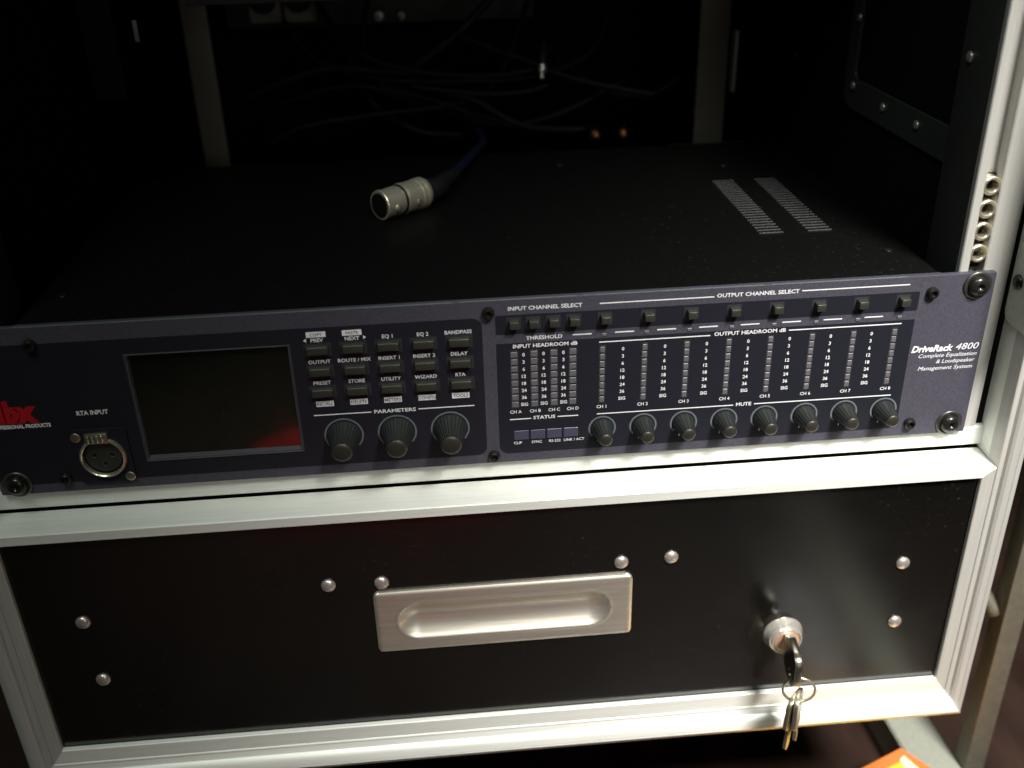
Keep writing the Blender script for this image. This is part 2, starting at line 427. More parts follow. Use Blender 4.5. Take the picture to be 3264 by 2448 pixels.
# black blocks fill in the shade of slots beside and under the rack
P('slot_shade_block', BLACK, case, (250.4, 253.8, 8, 14, 1, 425), 0)
P('slot_shade_block', BLACK, case, (mx(253.8), mx(250.4), 8, 14, 1, 425), 0)
P('slot_shade_block', BLACK, case, (mx(253.8), 253.8, 8, 14, -16.9, -11.2), 0)
P('floor_board', BLACK, case, (mx(253.9), 253.9, 0, 470, -190, -186), 0)
P('shelf_board', BLACK, case, (mx(249.9), 249.9, 14.2, 468, -17, -11.5), 0)
P('back_panel', BLACK, case, (mx(267), 267, 470.2, 476, -188, 430), 0)
P('top_board', BLACK, case, (mx(267), 267, 0, 476, 430.2, 442), 0)
# recessed handle dish riveted to the right inner wall
me = curve_mesh([rrect(58, 226, 118, 235, 14), rrect(74, 211, 137, 220, 6)], 1.6, 0.25, to='xy')
me.transform(Matrix(((0,0,-1,0),(1,0,0,0),(0,1,0,0),(0,0,0,1))))
me.transform(Matrix.Translation(-(W[case]) * S + Vector((249.0, 0, 0)) * S))
dish = link('handle_dish', me, DISH, case, W[case], 0.5)
P('dish_pan', BLACK, case, (249.2, 249.9, 70, 215, 133, 224), 0)
bm = bmesh.new(); lathe(bm, dome(2.7, 1.7), 16, '-x'); recalc(bm); RV = me_from(bm); RV.shade_smooth()
for y, z in ((211, 132.4), (163.2, 129.1), (117.5, 129.4), (72.8, 133.3), (214, 173.3), (66, 226)):
    link('dish_rivet', RV, RIVET, dish, (248.0, y, z))
for y, z in ((327.3, 131.8), (262, 205)):
    link('wall_rivet', RV, RIVET, case, (249.9, y, z))
# rear rack rails and their foot
P('rear_rail', POST, case, (-192, -174, 330, 333, 58, 420), 0.6)
rp = P('rear_rail', POST, case, (177, 199.5, 330, 333, 62, 420), 0.6)
P('rear_rail_foot', POST, case, (158, 216, 302, 329.9, 66, 68.5), 0.4)
P('rear_rail_brace', DULL, case, (201, 203, 318, 328, 108, 152), 0.3)
P('rear_shelf_edge', DISH, case, (-160, -30, 205, 208, 196, 206), 0.4)
P('lining_bracket', BLACK, case, (-214, -196, 180, 184, 150, 230), 0.5)
P('bracket_edge', POST, case, (-191, -188.5, 200, 202, 178, 190), 0.3)
# latch plate on the inner side face, upper right
me = curve_mesh([rrect(-30, 2.6, 62, 210, 6)], 2.6, 0.5, to='xy')
me.transform(Matrix(((0,0,-1,0),(1,0,0,0),(0,1,0,0),(0,0,0,1))))
me.transform(Matrix.Translation(-(W[case]) * S + Vector((252.3, 0, 0)) * S))
lp = link('latch_plate', me, DULL, case, W[case], 0.5)
L('latch_screw', BSCREW, lp, dome(3.6, 2.2), (250.6, -4.0, 84), 20, '-x')
# castors under the back of the case
for x in (-200, 203):
    L('castor', RUBB, case, [(24, 0), (27, 2), (28, 6), (28, 22), (27, 26), (24, 28)], (x + 14, 220, -218), 28, '-x')
P('castor_plate', DISH, case, (-226, 229, 170, 280, -196, -190.2), 0.4)

# ================================================================== drawer
drw = empty('drawer', (0, -10, -156), 'closed black laminate drawer under the rack unit with a steel pull', 'drawer')
HX0, HX1, HZ0, HZ1 = -67.6, 68.0, -105.0, -65.4
plate('drawer_front', LAMI, drw, [rrect(-244.5, 247.5, -157.6, -17.5, 1), rrect(HX0+4, HX1-4, HZ0+4, HZ1-4, 2)], 4.6, -7.6, 0.15)
# pressed flush pull: height field with a capsule shaped scoop
bm = bmesh.new(); NX, NZ = 150, 56; grid = []
cz, hw, hr = -85.0, 44.5, 11.4
for j in range(NZ + 1):
    row = []
    for i in range(NX + 1):
        x = HX0 + (HX1-HX0) * i / NX; z = HZ0 + (HZ1-HZ0) * j / NZ
        qx = max(abs(x - 0.2) - hw, 0); d = math.hypot(qx, z - cz)
        dep = 0.0
        if d < hr:
            t = d / hr; dep = 5.0 * (1 - t * t) ** (0.95 + 0.5 * max(0, (z - cz) / hr))
        elif d < hr + 1.2: dep = -0.35 * math.sin(math.pi * (d - hr) / 1.2)
        e = min(x - HX0, HX1 - x, z - HZ0, HZ1 - z)
        # slightly turned-down border
        back = 0.9 * max(0, 1 - e / 2.0) ** 2
        crx = max(0, 3 - (x - HX0), 3 - (HX1 - x)); crz = max(0, 3 - (z - HZ0), 3 - (HZ1 - z))
        xx, zz = x, z
        if crx > 0 and crz > 0:
            l = math.hypot(crx, crz)
            if l > 3:
                k = 3 / l
                xx = x + (1 if x < 0 else -1) * (crx - crx*k); zz = z + (1 if z < cz else -1) * (crz - crz*k)
        row.append(bm.verts.new((xx, -14.9 + dep + back, zz)))
    grid.append(row)
for j in range(NZ):
    for i in range(NX): bm.faces.new((grid[j][i], grid[j][i+1], grid[j+1][i+1], grid[j+1][i]))
rim = [grid[0][i] for i in range(NX)] + [grid[j][NX] for j in range(NZ)] + [grid[NZ][i] for i in range(NX, 0, -1)] + [grid[j][0] for j in range(NZ, 0, -1)]
bk = [bm.verts.new((v.co.x, -12.2, v.co.z)) for v in rim]
for i in range(len(rim)): bm.faces.new((rim[i], bk[i], bk[(i+1) % len(rim)], rim[(i+1) % len(rim)]))
part_bm('pull_handle', bm, BRUSH, drw, 0.9)
bm = bmesh.new(); lathe(bm, dome(3.8, 2.6, 6, 0.5), 24, '-y'); recalc(bm); RVT = me_from(bm); RVT.shade_smooth()
for x, z in ((-89.6, -59), (-62.6, -59.7), (61.9, -57.8), (88.2, -56.9), (215.1, -72.4), (216.9, -113.1), (-214.9, -71), (-213, -110)):
    link('rivet', RVT, RIVET, drw, (x, -12.5, z))
lock = L('lock', CHROME, drw, [(11.2, 0), (11.2, 0.6), (10.9, 1.5), (10.4, 2.2), (9.6, 5.2), (8.9, 7.0), (8.2, 7.6), (7.4, 7.2), (7.2, 6.6)], (153.6, -12.3, -115.5), 40)
L('lock_core', CORE_REFL, lock, [(7.1, 0), (7.1, 1.0), (6.6, 1.4)], (153.6, -18.6, -115.5), 32)

# ================================================================== keys in the lock
keys = empty('key_bunch', (153.6, -20, -115.5), 'bunch of small keys hanging from the drawer lock', 'keys')
def slab(outline, t, m3, name, mm, sm=0.5):
    """outline (u,v) mm, thickness t, placed by matrix m3 (mm)"""
    me = curve_mesh(outline, t, 0.22, to='none')
    me.transform(Matrix.Scale(1/S, 4)); me.transform(m3)
    me.transform(Matrix.Translation(-W[keys])); me.transform(Matrix.Scale(S, 4))
    return link(name, me, mm, keys, W[keys], sm)
# key standing in the lock: bow seen edge on, in the y-z plane, turned slightly
bow = rrect(-11, 11, 3, 27, 8) ; hole = circ(-4.5, 19, 3.2, 16)
m3 = Matrix.Translation((153.6, -19.8, -115.5)) @ Matrix.Rotation(math.radians(-6), 4, 'Z') @ Matrix(((0,0,1,0),(0,-1,0,0),(1,0,0,0),(0,0,0,1)))
slab([bow, hole], 3.4, m3, 'inserted_key', OLDK)
shaft = rrect(-6.5, 6.5, -1.6, 6.5, 1.5)
slab([shaft], 3.4, m3, 'key_shaft', CHROME)
# ring through the bow
RC = Vector((155.0, -40.5, -130.5))
bm = bmesh.new()
rr, tr, n, k = 8.4, 0.75, 40, 8
ringm = Matrix.Translation(RC) @ Matrix.Rotation(math.radians(-14), 4, 'Z') @ Matrix.Rotation(math.radians(6), 4, 'Y')
vv = [[bm.verts.new(ringm @ Vector(((rr + tr*math.cos(b))*math.cos(a), tr*math.sin(b) , (rr + tr*math.cos(b))*math.sin(a)))) for b in [2*math.pi*j/k for j in range(k)]] for a in [2*math.pi*i/n for i in range(n)]]
for i in range(n):
    for j in range(k): bm.faces.new((vv[i][j], vv[i][(j+1) % k], vv[(i+1) % n][(j+1) % k], vv[(i+1) % n][j]))
recalc(bm); part_bm('split_ring', bm, NICK, keys, 'all')
def hanging(rot, tilt, dx, dy, ln, mm):
    b = rrect(-8.5, 8.5, -23, 0, 6); h = circ(0, -4.2, 2.6, 14)
    teeth = [(-2.6, -17), (-2.6, -17-ln), (-1.0, -19-ln), (0.6, -18.5-ln), (2.2, -16.5-ln)]
    z = -17 - ln + 3
    while z < -20: teeth += [(2.6, z), (1.4 + 0.8*random.random(), z+1.4), (2.6, z+2.8)]; z += 3.2
    teeth += [(2.6, -17)]
    mm3 = Matrix.Translation(RC + Vector((dx, dy, -rr + 4.6))) @ Matrix.Rotation(math.radians(rot), 4, 'Z') @ Matrix.Rotation(math.radians(tilt), 4, 'X') @ Matrix(((1,0,0,0),(0,0,-1,0),(0,1,0,0),(0,0,0,1)))
    slab([b, h], 1.9, mm3, 'key_bow', mm); 
    slab([teeth], 1.5, mm3, 'key_blade', mm)
hanging(48, 2, -1.4, 0.4, 22, KEYM)
hanging(60, -2, 0.9, 1.2, 15, OLDN)

# ================================================================== rack unit (signal processor)
unit = empty('rack_processor', (0, 60, 0), 'blue grey rack audio processor with display, buttons, knobs and level meters', 'audio processor')
fp = plate('faceplate', FACE, unit, [rrect(-241.3, 241.3, 0.2, 88.1, 0.8, 2), rrect(-168.4, -95.2, 15.6, 70.9, 0.6, 2)], 2.4, 3.0, 0.3)
YF = 0.0
# painted dark fields
YW = -0.12
win = plate('dark_field', WIN, unit, [rrect(-240.4, -4.8, 5.4, 79.7, 4.5), rrect(-169.8, -93.8, 14.0, 72.0, 0.5, 2)], 0.08, -0.02)
plate('dark_field', WIN, unit, [rrect(1.5, 204.8, 70.5, 80.3, 0.6, 2)], 0.08, -0.02)
plate('dark_field', WIN, unit, [rrect(1.5, 204.5, 5.2, 65.8, 4.5, 5, (0, 0, 1, 1))], 0.08, -0.02)
YP = -0.2
# chassis and ventilated cover
P('chassis', COVER, unit, (-216, 216, 3.3, 262, 1.2, 84.4), 0.3)
cov = P('top_cover', COVER, unit, (-216.8, 216.8, 3.4, 262.8, 84.6, 86.0), 0.4)
P('cover_front_flange', FACE, unit, (-216, 216, 3.2, 5.4, 86.1, 87.4), 0.3)
# grey strips painting faint light along the folded edge of the faceplate
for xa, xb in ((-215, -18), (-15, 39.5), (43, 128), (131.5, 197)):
    P('edge_light_strip', GPRINT, unit, (xa, xb, -0.1, 0.5, 87.75, 88.35), 0.1)
bm = bmesh.new(); box(bm, -6.6, 6.6, -1.45, 0.55, -0.02, 0.12, 0, mi=0); box(bm, -6.6, 6.6, 0.56, 1.15, -0.02, 0.75, 0.15, 1, mi=1)  # black strip paints the dark of the slot, lip its lit edge
VS = me_from(bm, 'vent_slat'); VS.materials.append(BLACK); VS.materials.append(SLAT)
for cx in (155.4, 181.6):
    for i in range(23): link('vent_slat', VS, None, cov, (cx + (0.4 if cx > 170 else 0), 73.6 + i*4.4, 86.0))
bm = bmesh.new(); lathe(bm, dome(2.2, 1.0), 14, 'z'); recalc(bm); CS = me_from(bm); CS.shade_smooth()
for x, y in ((-205, 40), (-72, 133), (205, 40), (165, 205), (-205, 230), (60, 225), (12, 118)):
    if (x, y) in ((-72, 133), (12, 118)): continue
    link('cover_screw', CS, BSCREW, cov, (x, y, 86.0))
# display: sloping bezel and dark cover
lcd = link('display', curve_mesh([rrect(-168.4, -95.2, 15.6, 70.9, 0.5, 2)], 0.4), GLASS, unit, (0, 2.4, 0))
lcd.location = (Vector((0, 2.4, 0)) - W[unit]) * S; W[lcd] = Vector((0, 2.4, 0))
bz = bmesh.new()
o4 = [(-169.7, 14.1), (-93.9, 14.1), (-93.9, 71.9), (-169.7, 71.9)]; i4 = [(-168.0, 16.6), (-95.7, 16.6), (-95.7, 70.6), (-168.0, 70.6)]
va = [bz.verts.new((x, -0.12, z)) for x, z in o4]; vb = [bz.verts.new((x, 1.9, z)) for x, z in i4]; vc = [bz.verts.new((x, -0.5, z)) for x, z in [(-169.3, 14.5), (-94.3, 14.5), (-94.3, 71.5), (-169.3, 71.5)]]
for a, b in ((va, vc), (vc, vb)):
    for i in range(4): bz.faces.new((a[i], a[(i+1) % 4], b[(i+1) % 4], b[i]))
recalc(bz); part_bm('display_bezel', bz, BEZ, unit, 0.1)
# socket of the microphone input
SX, SZ = -188.8, 19.1
plate('socket_flange', WIN, unit, [rrect(SX-13, SX+13, SZ-14.5, SZ+15.5, 2.5), circ(SX, SZ, 10.2)], 0.9, -0.15, 0.2)
sk = L('socket_ring', NICK, unit, [(10.9, 0), (10.9, 1.8), (10.5, 2.5), (9.9, 2.6), (9.5, 2.2), (9.3, 0.4)], (SX, -0.6, SZ), 48, cap=False)
sf = link('socket_insert', curve_mesh([circ(SX, SZ, 8.5, 32), circ(SX-4.2, SZ+0.6, 1.1, 12), circ(SX+4.2, SZ+0.6, 1.1, 12), circ(SX, SZ-4.2, 1.1, 12)], 1.2, 0.2), BTN, unit, (0, 1.6-0.8, 0))
P('socket_back', BLACK, unit, (SX-9.2, SX+9.2, 1.0, 2.2, SZ-9.2, SZ+9.2), 0, loc=None)
lt = P('release_tab', OLDN, unit, (SX-6.3, SX+4.6, -3.4, -0.8, SZ+8.2, SZ+13.6), 0.8, 2)
for q in range(4): P('tab_rib', NICK, lt, (SX-4.9+q*2.2, SX-4.2+q*2.2, -3.8, -3.3, SZ+8.9, SZ+12.8), 0.15, 1)
for x, z in ((SX-10.6, SZ+11.5), (SX+10.6, SZ-11.5)): L('flange_screw', OLDN, unit, dome(2.4, 1.0), (x, -1.2, z), 16)
# buttons
def button(w_, h_, d, bev):
    bm = bmesh.new(); box(bm, -w_/2, w_/2, -d, 0, -h_/2, h_/2, bev, 3)
    for v in bm.verts:
        if v.co.y < -d*0.5: v.co.x *= 0.93; v.co.z = v.co.z*0.84 + 0.15
    me = me_from(bm, 'button'); smooth_by(me, 0.6); return me
BB = button(10.6, 4.7, 3.0, 0.55); SB = button(4.7, 4.2, 4.2, 0.35)
for cx in (-81.5, -65.1, -48.8, -32.4, -15.8):
    for z in (68.7, 57.6, 46.5):
        link('function_button', BB, BTN, unit, (cx, -0.12, z))
        quads('button_surround', DPRINT, unit, [(cx-6.2, cx+6.4, z-3.6, z+3.3)], YP+0.04)
SELX = [10.0, 19.3, 28.7, 38.3] + [53.1 + 20.55*k for k in range(8)]
for x in SELX:
    link('select_button', SB, BTN, unit, (x, -0.12, 76.2))
    quads('button_surround', DPRINT, unit, [(x-3.4, x+3.5, 72.8, 79.2)], YP+0.04)
# level meters
def meter(w_):
    bm = bmesh.new(); box(bm, -w_/2-0.4, w_/2+0.4, -0.06, 0.0, -16.0, 15.6, 0, mi=1)
    for i in range(8): box(bm, -w_/2, w_/2, -0.45, -0.05, -15.2+i*3.85, -12.2+i*3.85, 0.25, 1, mi=0)
    me = me_from(bm, 'meter'); me.materials.append(LED); me.materials.append(DPRINT); return me
MA, MB_ = meter(3.3), meter(2.4)
for x in (9.8, 19.3, 28.8, 37.9): link('level_meter', MA, None, unit, (x, YP, 46.6))
OX = [52.1 + 20.45*k for k in range(8)]
for x in OX: link('level_meter', MB_, None, unit, (x, YP, 46.6))
# threshold lights under the output select buttons
bm = bmesh.new(); box(bm, -1.1, 1.1, -0.4, 0, -0.8, 0.8, 0.2, 1); TL = me_from(bm)
for x in SELX[4:]: link('threshold_light', TL, LED, unit, (x-0.4, -0.05, 67.5))
bm = bmesh.new()
for i in range(4): box(bm, -15.8 + i*8.2, -8.6 + i*8.2, -0.35, 0, -2.6, 2.6, 0.2, 1)
st = link('status_light_strip', me_from(bm), LEDV, unit, (24.6, YP, 15.4))
# lettering and lines
def T(items, y=YP, m=WHITE, name='lettering'): return letter(name, m, unit, items, y)
YT = YP - 0.06
T([('INPUT CHANNEL SELECT', 7.6, 42.3, 82.6, 1.9, 'L', 0, 0.02)], -0.1)
T([('OUTPUT CHANNEL SELECT', 106.0, 145.6, 83.2, 1.9, 'L', 0, 0.02)], -0.1)
T([('THRESHOLD', 15.7, 32.9, 67.2, 1.9, 'L', 0, 0.02)], -0.1)
T([('INPUT HEADROOM dB', 9.4, 40.1, 63.2, 1.9, 'L', 0, 0.02)], YT)
T([('OUTPUT HEADROOM dB', 106.0, 141.0, 63.4, 1.9, 'L', 0, 0.02)], YT)
T([('PARAMETERS', -58.4, -38.4, 32.9, 1.9, 'L', 0, 0.02)], YT)
T([('STATUS', 18.5, 29.3, 24.0, 1.8, 'L', 0, 0.02)], YT)
T([('MUTE', 119.7, 127.4, 24.0, 1.9, 'L', 0, 0.02)], YT)
for s, x in (('CLIP', 10.6), ('SYNC', 20.0), ('RS-232', 29.0), ('LINK / ACT', 38.6)): T([(s, x, None, 10.6, 1.45, 'C')], YT-0.4)
for s, x in zip('ABCD', (10.0, 19.5, 28.8, 38.0)): T([('CH ' + s, x, None, 27.9, 1.7, 'C')], YT)
for i, x in enumerate(OX): T([('CH %d' % (i+1), x, None, 27.9, 1.7, 'C')], YT)
marks = ['0', '3', '6', '12', '18', '24', '36', 'SIG']
scm = text_mesh([(s, 0, None, 58.7 - 3.84*i - 46, 1.75, 'C', 0, 0.02) for i, s in enumerate(marks)])
for x in [14.3, 23.9, 33.4] + [62.1 + 20.3*k for k in range(7)]:
    link('meter_scale', scm, WHITE, unit, (x, YT, 46))
names = [['PREV', 'NEXT', 'EQ 1', 'EQ 2', 'BANDPASS'], ['OUTPUT', 'ROUTE / MIX', 'INSERT 1', 'INSERT 2', 'DELAY'], ['PRESET', 'STORE', 'UTILITY', 'WIZARD', 'RTA']]
for r_, z in enumerate((72.5, 61.35, 50.25)):
    for cx, s in zip((-81.3, -65.1, -48.9, -32.5, -16.0), names[r_]):
        T([(s, cx, None, z, 1.85, 'C', 0, 0.015)], YT)
for cx, s in ((-81.5, 'COPY'), (-65.0, 'PASTE')):
    quads('white_label', WHITE, unit, [(cx-4.5, cx+4.5, 74.9, 77.7)], YT)
    T([(s, cx, None, 75.5, 1.5, 'C', 0, 0.01)], YT-0.06, DPRINT)
for cx, s in zip((-81.2, -65.1, -48.9, -32.6, -16.4), ('RECALL', 'DELETE', 'METERS', 'CONFIG', 'TOOLS')):
    quads('white_label', WHITE, unit, [(cx-4.2, cx+4.2, 38.4, 41.4)], YT)
    T([(s, cx, None, 39.0, 1.6, 'C', 0, 0.01)], YT-0.06, DPRINT)
bm = bmesh.new()
for a in (((-87.6, 73.5), (-86.2, 74.5), (-86.2, 72.5)), ((-58.6, 73.6), (-60.0, 72.6), (-60.0, 74.6))):
    bm.faces.new([bm.verts.new((x, 0, z)) for x, z in a])
me = me_from(bm); me.transform(Matrix.Translation(-Vector((W[unit].x, 0, W[unit].z))*S)); link('arrow_marks', me, WHITE, unit, (0, YT, 0))
def line(x0, x1, z, t=0.55, y=YT): quads('printed_line', WHITE, unit, [(x0, x1, z, z+t)], y)
for a in ((-87.2, -59.8, 33.5), (-37.1, -10.1, 33.6), (6.9, 17.4, 24.3), (30.4, 40.7, 24.4), (49.9, 118.3, 24.4), (128.8, 198.8, 24.4),
          (50.5, 104.1, 63.5), (142.4, 198.1, 63.8)): line(*a)
for a in ((50.5, 104.7, 83.4), (146.8, 199.2, 83.9)): line(*a, 0.55, -0.1)
for k in range(8): line(37.8 + 20.2*k, 46.9 + 20.2*k, 68.1, 0.6, -0.1)
T([('RTA INPUT', -196.5, -182.0, 41.9, 2.3, 'L', 0, 0.025)], YT)
logo = T([('dbx', -236.5, -213.9, 40.6, 10.2, 'L', 0, 0.08)], YT, RED, 'maker_logo')
T([('PROFESSIONAL PRODUCTS', -236.8, -209.4, 37.0, 1.9, 'L', 0, 0.04)], YT, WHITE)
T([('DriveRack', 205.6, 226.6, 47.7, 3.4, 'L', 0.25, 0.035)], -0.1)
T([('4800', 228.0, 239.6, 47.9, 3.5, 'L', 0.25, 0.0)], -0.1)
for s, x0, x1, z in (('Complete Equalization', 209.8, 239.4, 44.4), ('& Loudspeaker', 219.3, 239.0, 41.0), ('Management System', 210.6, 238.4, 37.4)):
    T([(s, x0, x1, z, 2.1, 'L', 0.25, 0.0)], -0.1)
# knobs
def knob(name, cx, cz, r0, r1, ln, nr, ringr):
    pts = []
    n = 40; a0, a1 = math.radians(-42), math.radians(222)
    out = [(cx + ringr*math.cos(a0+(a1-a0)*i/n), cz + ringr*math.sin(a0+(a1-a0)*i/n)) for i in range(n+1)]
    inn = [(cx + (ringr-0.85)*math.cos(a0+(a1-a0)*i/n), cz + (ringr-0.85)*math.sin(a0+(a1-a0)*i/n)) for i in range(n, -1, -1)]
    plate('dial_arc', GPRINT, unit, [out + inn], 0.05, YP + 0.02)
    return name
bm = bmesh.new(); lathe(bm, [(8.0, 0), (8.2, 1.0), (7.9, 2.2), (7.3, 4.2), (6.3, 8), (5.5, 12), (5.1, 15.2)], 56, '-y', ridges=0.13); recalc(bm); KM = me_from(bm); smooth_by(KM, 0.3)
bm = bmesh.new(); lathe(bm, [(5.0, 0), (4.9, 0.9), (4.3, 1.5), (3.0, 1.9), (1.2, 2.05), (0.05, 2.1)], 40, '-y'); recalc(bm); KT = me_from(bm); KT.shade_smooth()
for x, z in ((-74.0, 21.8), (-48.2, 21.8), (-22.4, 21.8)):
    knob('k', x, z, 8, 5, 16, 56, 9.5)
    k_ = link('parameter_knob', KM, KNOB, unit, (x, -0.2, z)); link('knob_cap', KT, KTIP, k_, (x, -15.4, z))
bm = bmesh.new(); lathe(bm, [(5.3, 0), (5.4, 0.8), (5.1, 2), (4.5, 5), (3.7, 9), (3.4, 11.2)], 36, '-y', ridges=0.1); recalc(bm); KM2 = me_from(bm); smooth_by(KM2, 0.3)
bm = bmesh.new(); lathe(bm, [(3.4, 0), (3.2, 0.8), (2.4, 1.3), (0.8, 1.5), (0.05, 1.5)], 32, '-y'); recalc(bm); KT2 = me_from(bm); KT2.shade_smooth()
for i in range(8):
    x, z = 52.7 + 20.5*i, 16.4
    knob('k', x, z, 5.4, 3.4, 12, 40, 6.9)
    k_ = link('output_knob', KM2, KNOB, unit, (x, -0.2, z)); link('knob_cap', KT2, KTIP, k_, (x, -11.4, z))
    quads('dial_tick', WHITE, unit, [(x-2.2, x-1.7, 8.9, 10.2)], YT)
# screws of the faceplate and of the rack ears
bm = bmesh.new(); lathe(bm, [(2.9, 0), (2.95, 0.8), (2.7, 2.2), (2.2, 2.8), (1.5, 2.9), (1.4, 1.6), (0.05, 1.5)], 24, '-y'); recalc(bm); FS = me_from(bm); smooth_by(FS, 0.6)
for x, z in ((-1.6, 82.4), (-1.4, 4.6), (210.6, 79.6), (211.0, 7.6), (-209, 8.4), (-209, 79.6)): link('panel_screw', FS, BSCREW, unit, (x, -0.1, z))
bm = bmesh.new(); lathe(bm, [(5.0, 0), (5.0, 0.7), (4.7, 1.8), (3.9, 2.8), (2.6, 3.3), (1.8, 3.35), (1.0, 2.0), (0.05, 1.8)], 32, '-y'); recalc(bm); RS = me_from(bm); smooth_by(RS, 0.9)
bm = bmesh.new(); lathe(bm, [(7.0, 0), (7.0, 0.5), (6.6, 0.9), (5.3, 1.0), (4.9, 0.6)], 32, '-y', cap=False); recalc(bm); RW = me_from(bm); smooth_by(RW, 0.9)
for x, z in ((232.55, 82.0), (232.3, 6.2), (-232.5, 6.2), (-232.5, 82.0)):
    s_ = link('rack_screw', RS, BSCREW, unit, (x, -0.8, z)); link('washer', RW, WASH, s_, (x, -0.05, z))

# ================================================================== loose audio cable on the cover
cab = empty('microphone_cable', (-42, 140, 86), 'blue cable with a metal plug lying loose on top of the rack unit', 'cable')
A0 = Vector((-54.5, 129, 95.2)); A1 = Vector((-29.2, 151, 95.2)); ax = (A1 - A0).normalized(); LN = (A1-A0).length
prof = [(0, 7.2), (0, 8.3), (0.6, 8.6), (2.2, 8.6), (2.8, 8.2), (12.5, 8.5), (13, 7.9), (15.0, 7.9), (15.5, 9.0), (16.6, 9.2), (17.4, 8.8), (26, 8.9), (26.5, 8.4), (27.5, 8.4), (28, 9.2),
        (29.4, 9.2), (29.8, 8.5), (30.8, 8.5), (31.2, 9.2), (32.6, 9.2), (34.5, 8.2)]
k = LN / 34.5
bm = loft_axis([(h*k, r) for h, r in prof], A0, ax, 40)
pl = part_bm('plug_shell', bm, PLUG, cab, 0.4)
bm = loft_axis([(-0.05, 6.9), (0.3, 6.9)], A0 - ax*0.35, ax, 32); part_bm('plug_insert', bm, BLACK, cab, 0.4)
bm = loft_axis([(0, 8.75), (0.9, 8.75)], A0 + ax*14*k, ax, 40); part_bm('plug_band', bm, BSCREW, cab, 0.4)
sd = ax.cross(Vector((0, 0, 1))).normalized()
for h, sz in ((7.5, 2.2), (23.0, 2.0)):
    c_ = A0 + ax*h*k + sd*8.0 + Vector((0, 0, -1.5))
    bm = loft_axis([(0, sz), (1.0, sz*0.9), (1.5, sz*0.4)], c_, sd, 14); part_bm('plug_button', bm, NICK, cab, 0.5)
B1 = A1 + ax*0.3
bm = tube([B1, B1 + ax*10, (-15.2, 177, 94.5), (-10, 192, 93)], lambda t: 7.6 - 3.6*min(1, t*1.25), 18); part_bm('plug_boot', bm, RUBB, cab, 'all')
bm = tube([(-11, 190, 93), (-1.5, 223, 92), (5.5, 250, 91), (13, 283, 89.5), (9, 312, 92), (-6, 330, 98), (-40, 325, 118), (-52, 312, 130), (-30, 305, 140), (-4, 302, 158), (12, 301, 172), (30, 299, 192), (48, 297, 220)], 3.1, 10)
part_bm('cord', bm, BLUE, cab, 'all')

# ================================================================== gear and wiring in the dark rear of the case
patch = empty('patch_panel', (-110, 384, 150), 'dark connector panel at the back of the case with two square sockets', 'patch panel')
P('panel_board', DISH, patch, (-170, 60, 380, 386, 158, 240), 0.5)
for cx in (-141.0, -115.0):
    j = plate('socket_flange', POST, patch, [rrect(cx-11.5, cx+11.5, 161.5, 190, 2.5), circ(cx-1, 178, 10.2)], 1.0, 379.8, 0.2)
    L('socket_body', RUBB, patch, [(10, 0), (10, 3), (9, 4), (7, 4), (6.5, 1)], (cx-1, 379.6, 178), 28)
wires = [(('grey cable sagging across the dark rear of the case, upper one', GREY), [(-150, 310, 122), (-125, 300, 132), (-94, 300, 140.5), (-60, 300, 138), (-32, 302, 134)], 2.2),
         (('grey cable drooping behind the rack unit to the brass plug', GREY), [(-70, 300, 150), (-46, 300, 140), (-10, 300, 133), (25, 300, 131), (52, 300, 134)], 2.0),
         (('lowest grey cable sagging behind the rack unit', GREY), [(-35, 302, 126), (-10, 300, 122), (18, 300, 118.5), (45, 300, 119), (62, 300, 123)], 1.8),
         (('grey cable slanting down to the right past the rear post', GREY), [(0, 296, 160), (25, 298, 149), (48, 300, 140), (75, 302, 128), (108, 303, 119), (140, 304, 112)], 2.0)]
for (lab, m_), pts, r_ in wires:
    o = part_bm('cable', tube(pts, r_, 8), m_, None, 'all'); tag(o, lab, 'cable')
tangle = [('dark', [(-160, 330, 100), (-120, 310, 118), (-70, 300, 128), (-20, 310, 108), (30, 320, 92), (70, 310, 100), (120, 320, 120)]),
          ('dark', [(-60, 340, 190), (-66, 320, 160), (-64, 310, 140), (-50, 305, 124), (-20, 300, 116), (10, 300, 104), (30, 310, 96)]),
          ('dark', [(-10, 300, 120), (10, 290, 116), (36, 290, 100), (60, 300, 92), (90, 310, 88)]),
          ('blue', [(-100, 350, 180), (-80, 330, 150), (-72, 315, 126), (-56, 305, 108), (-30, 300, 94), (0, 310, 88)]),
          ('blue', [(-140, 300, 90), (-110, 290, 104), (-60, 290, 110), (-10, 300, 112), (20, 310, 120), (40, 320, 150), (60, 340, 200)]),
          ('dark', [(60, 330, 150), (80, 320, 130), (110, 320, 112), (140, 325, 108), (165, 330, 118)]),
          ('dark', [(-120, 320, 170), (-100, 310, 145), (-60, 305, 132), (0, 300, 128), (60, 305, 130), (100, 310, 150), (110, 330, 200)])]
bm_d, bm_b = bmesh.new(), bmesh.new()
for kind_, pts in tangle:
    tb = tube(pts, 2.2, 7, 6); me_ = bpy.data.meshes.new('t'); tb.to_mesh(me_); tb.free()
    (bm_d if kind_ == 'dark' else bm_b).from_mesh(me_)
TDARK = mat('dark_cable', (0.007, 0.007, 0.008), 0.7, noise=0.1, spec=0.15); TBLUE = mat('dark_blue_cable', (0.005, 0.006, 0.018), 0.6, noise=0.1, spec=0.2)
o = part_bm('cable_tangle', bm_d, TDARK, None, 'all'); o['kind'] = 'stuff'; tag(o, 'tangle of thin black cables in the dark rear of the case', 'cables')
o = part_bm('blue_cable_tangle', bm_b, TBLUE, None, 'all'); o['kind'] = 'stuff'; tag(o, 'dim blue cables tangled behind the rack unit', 'cables')
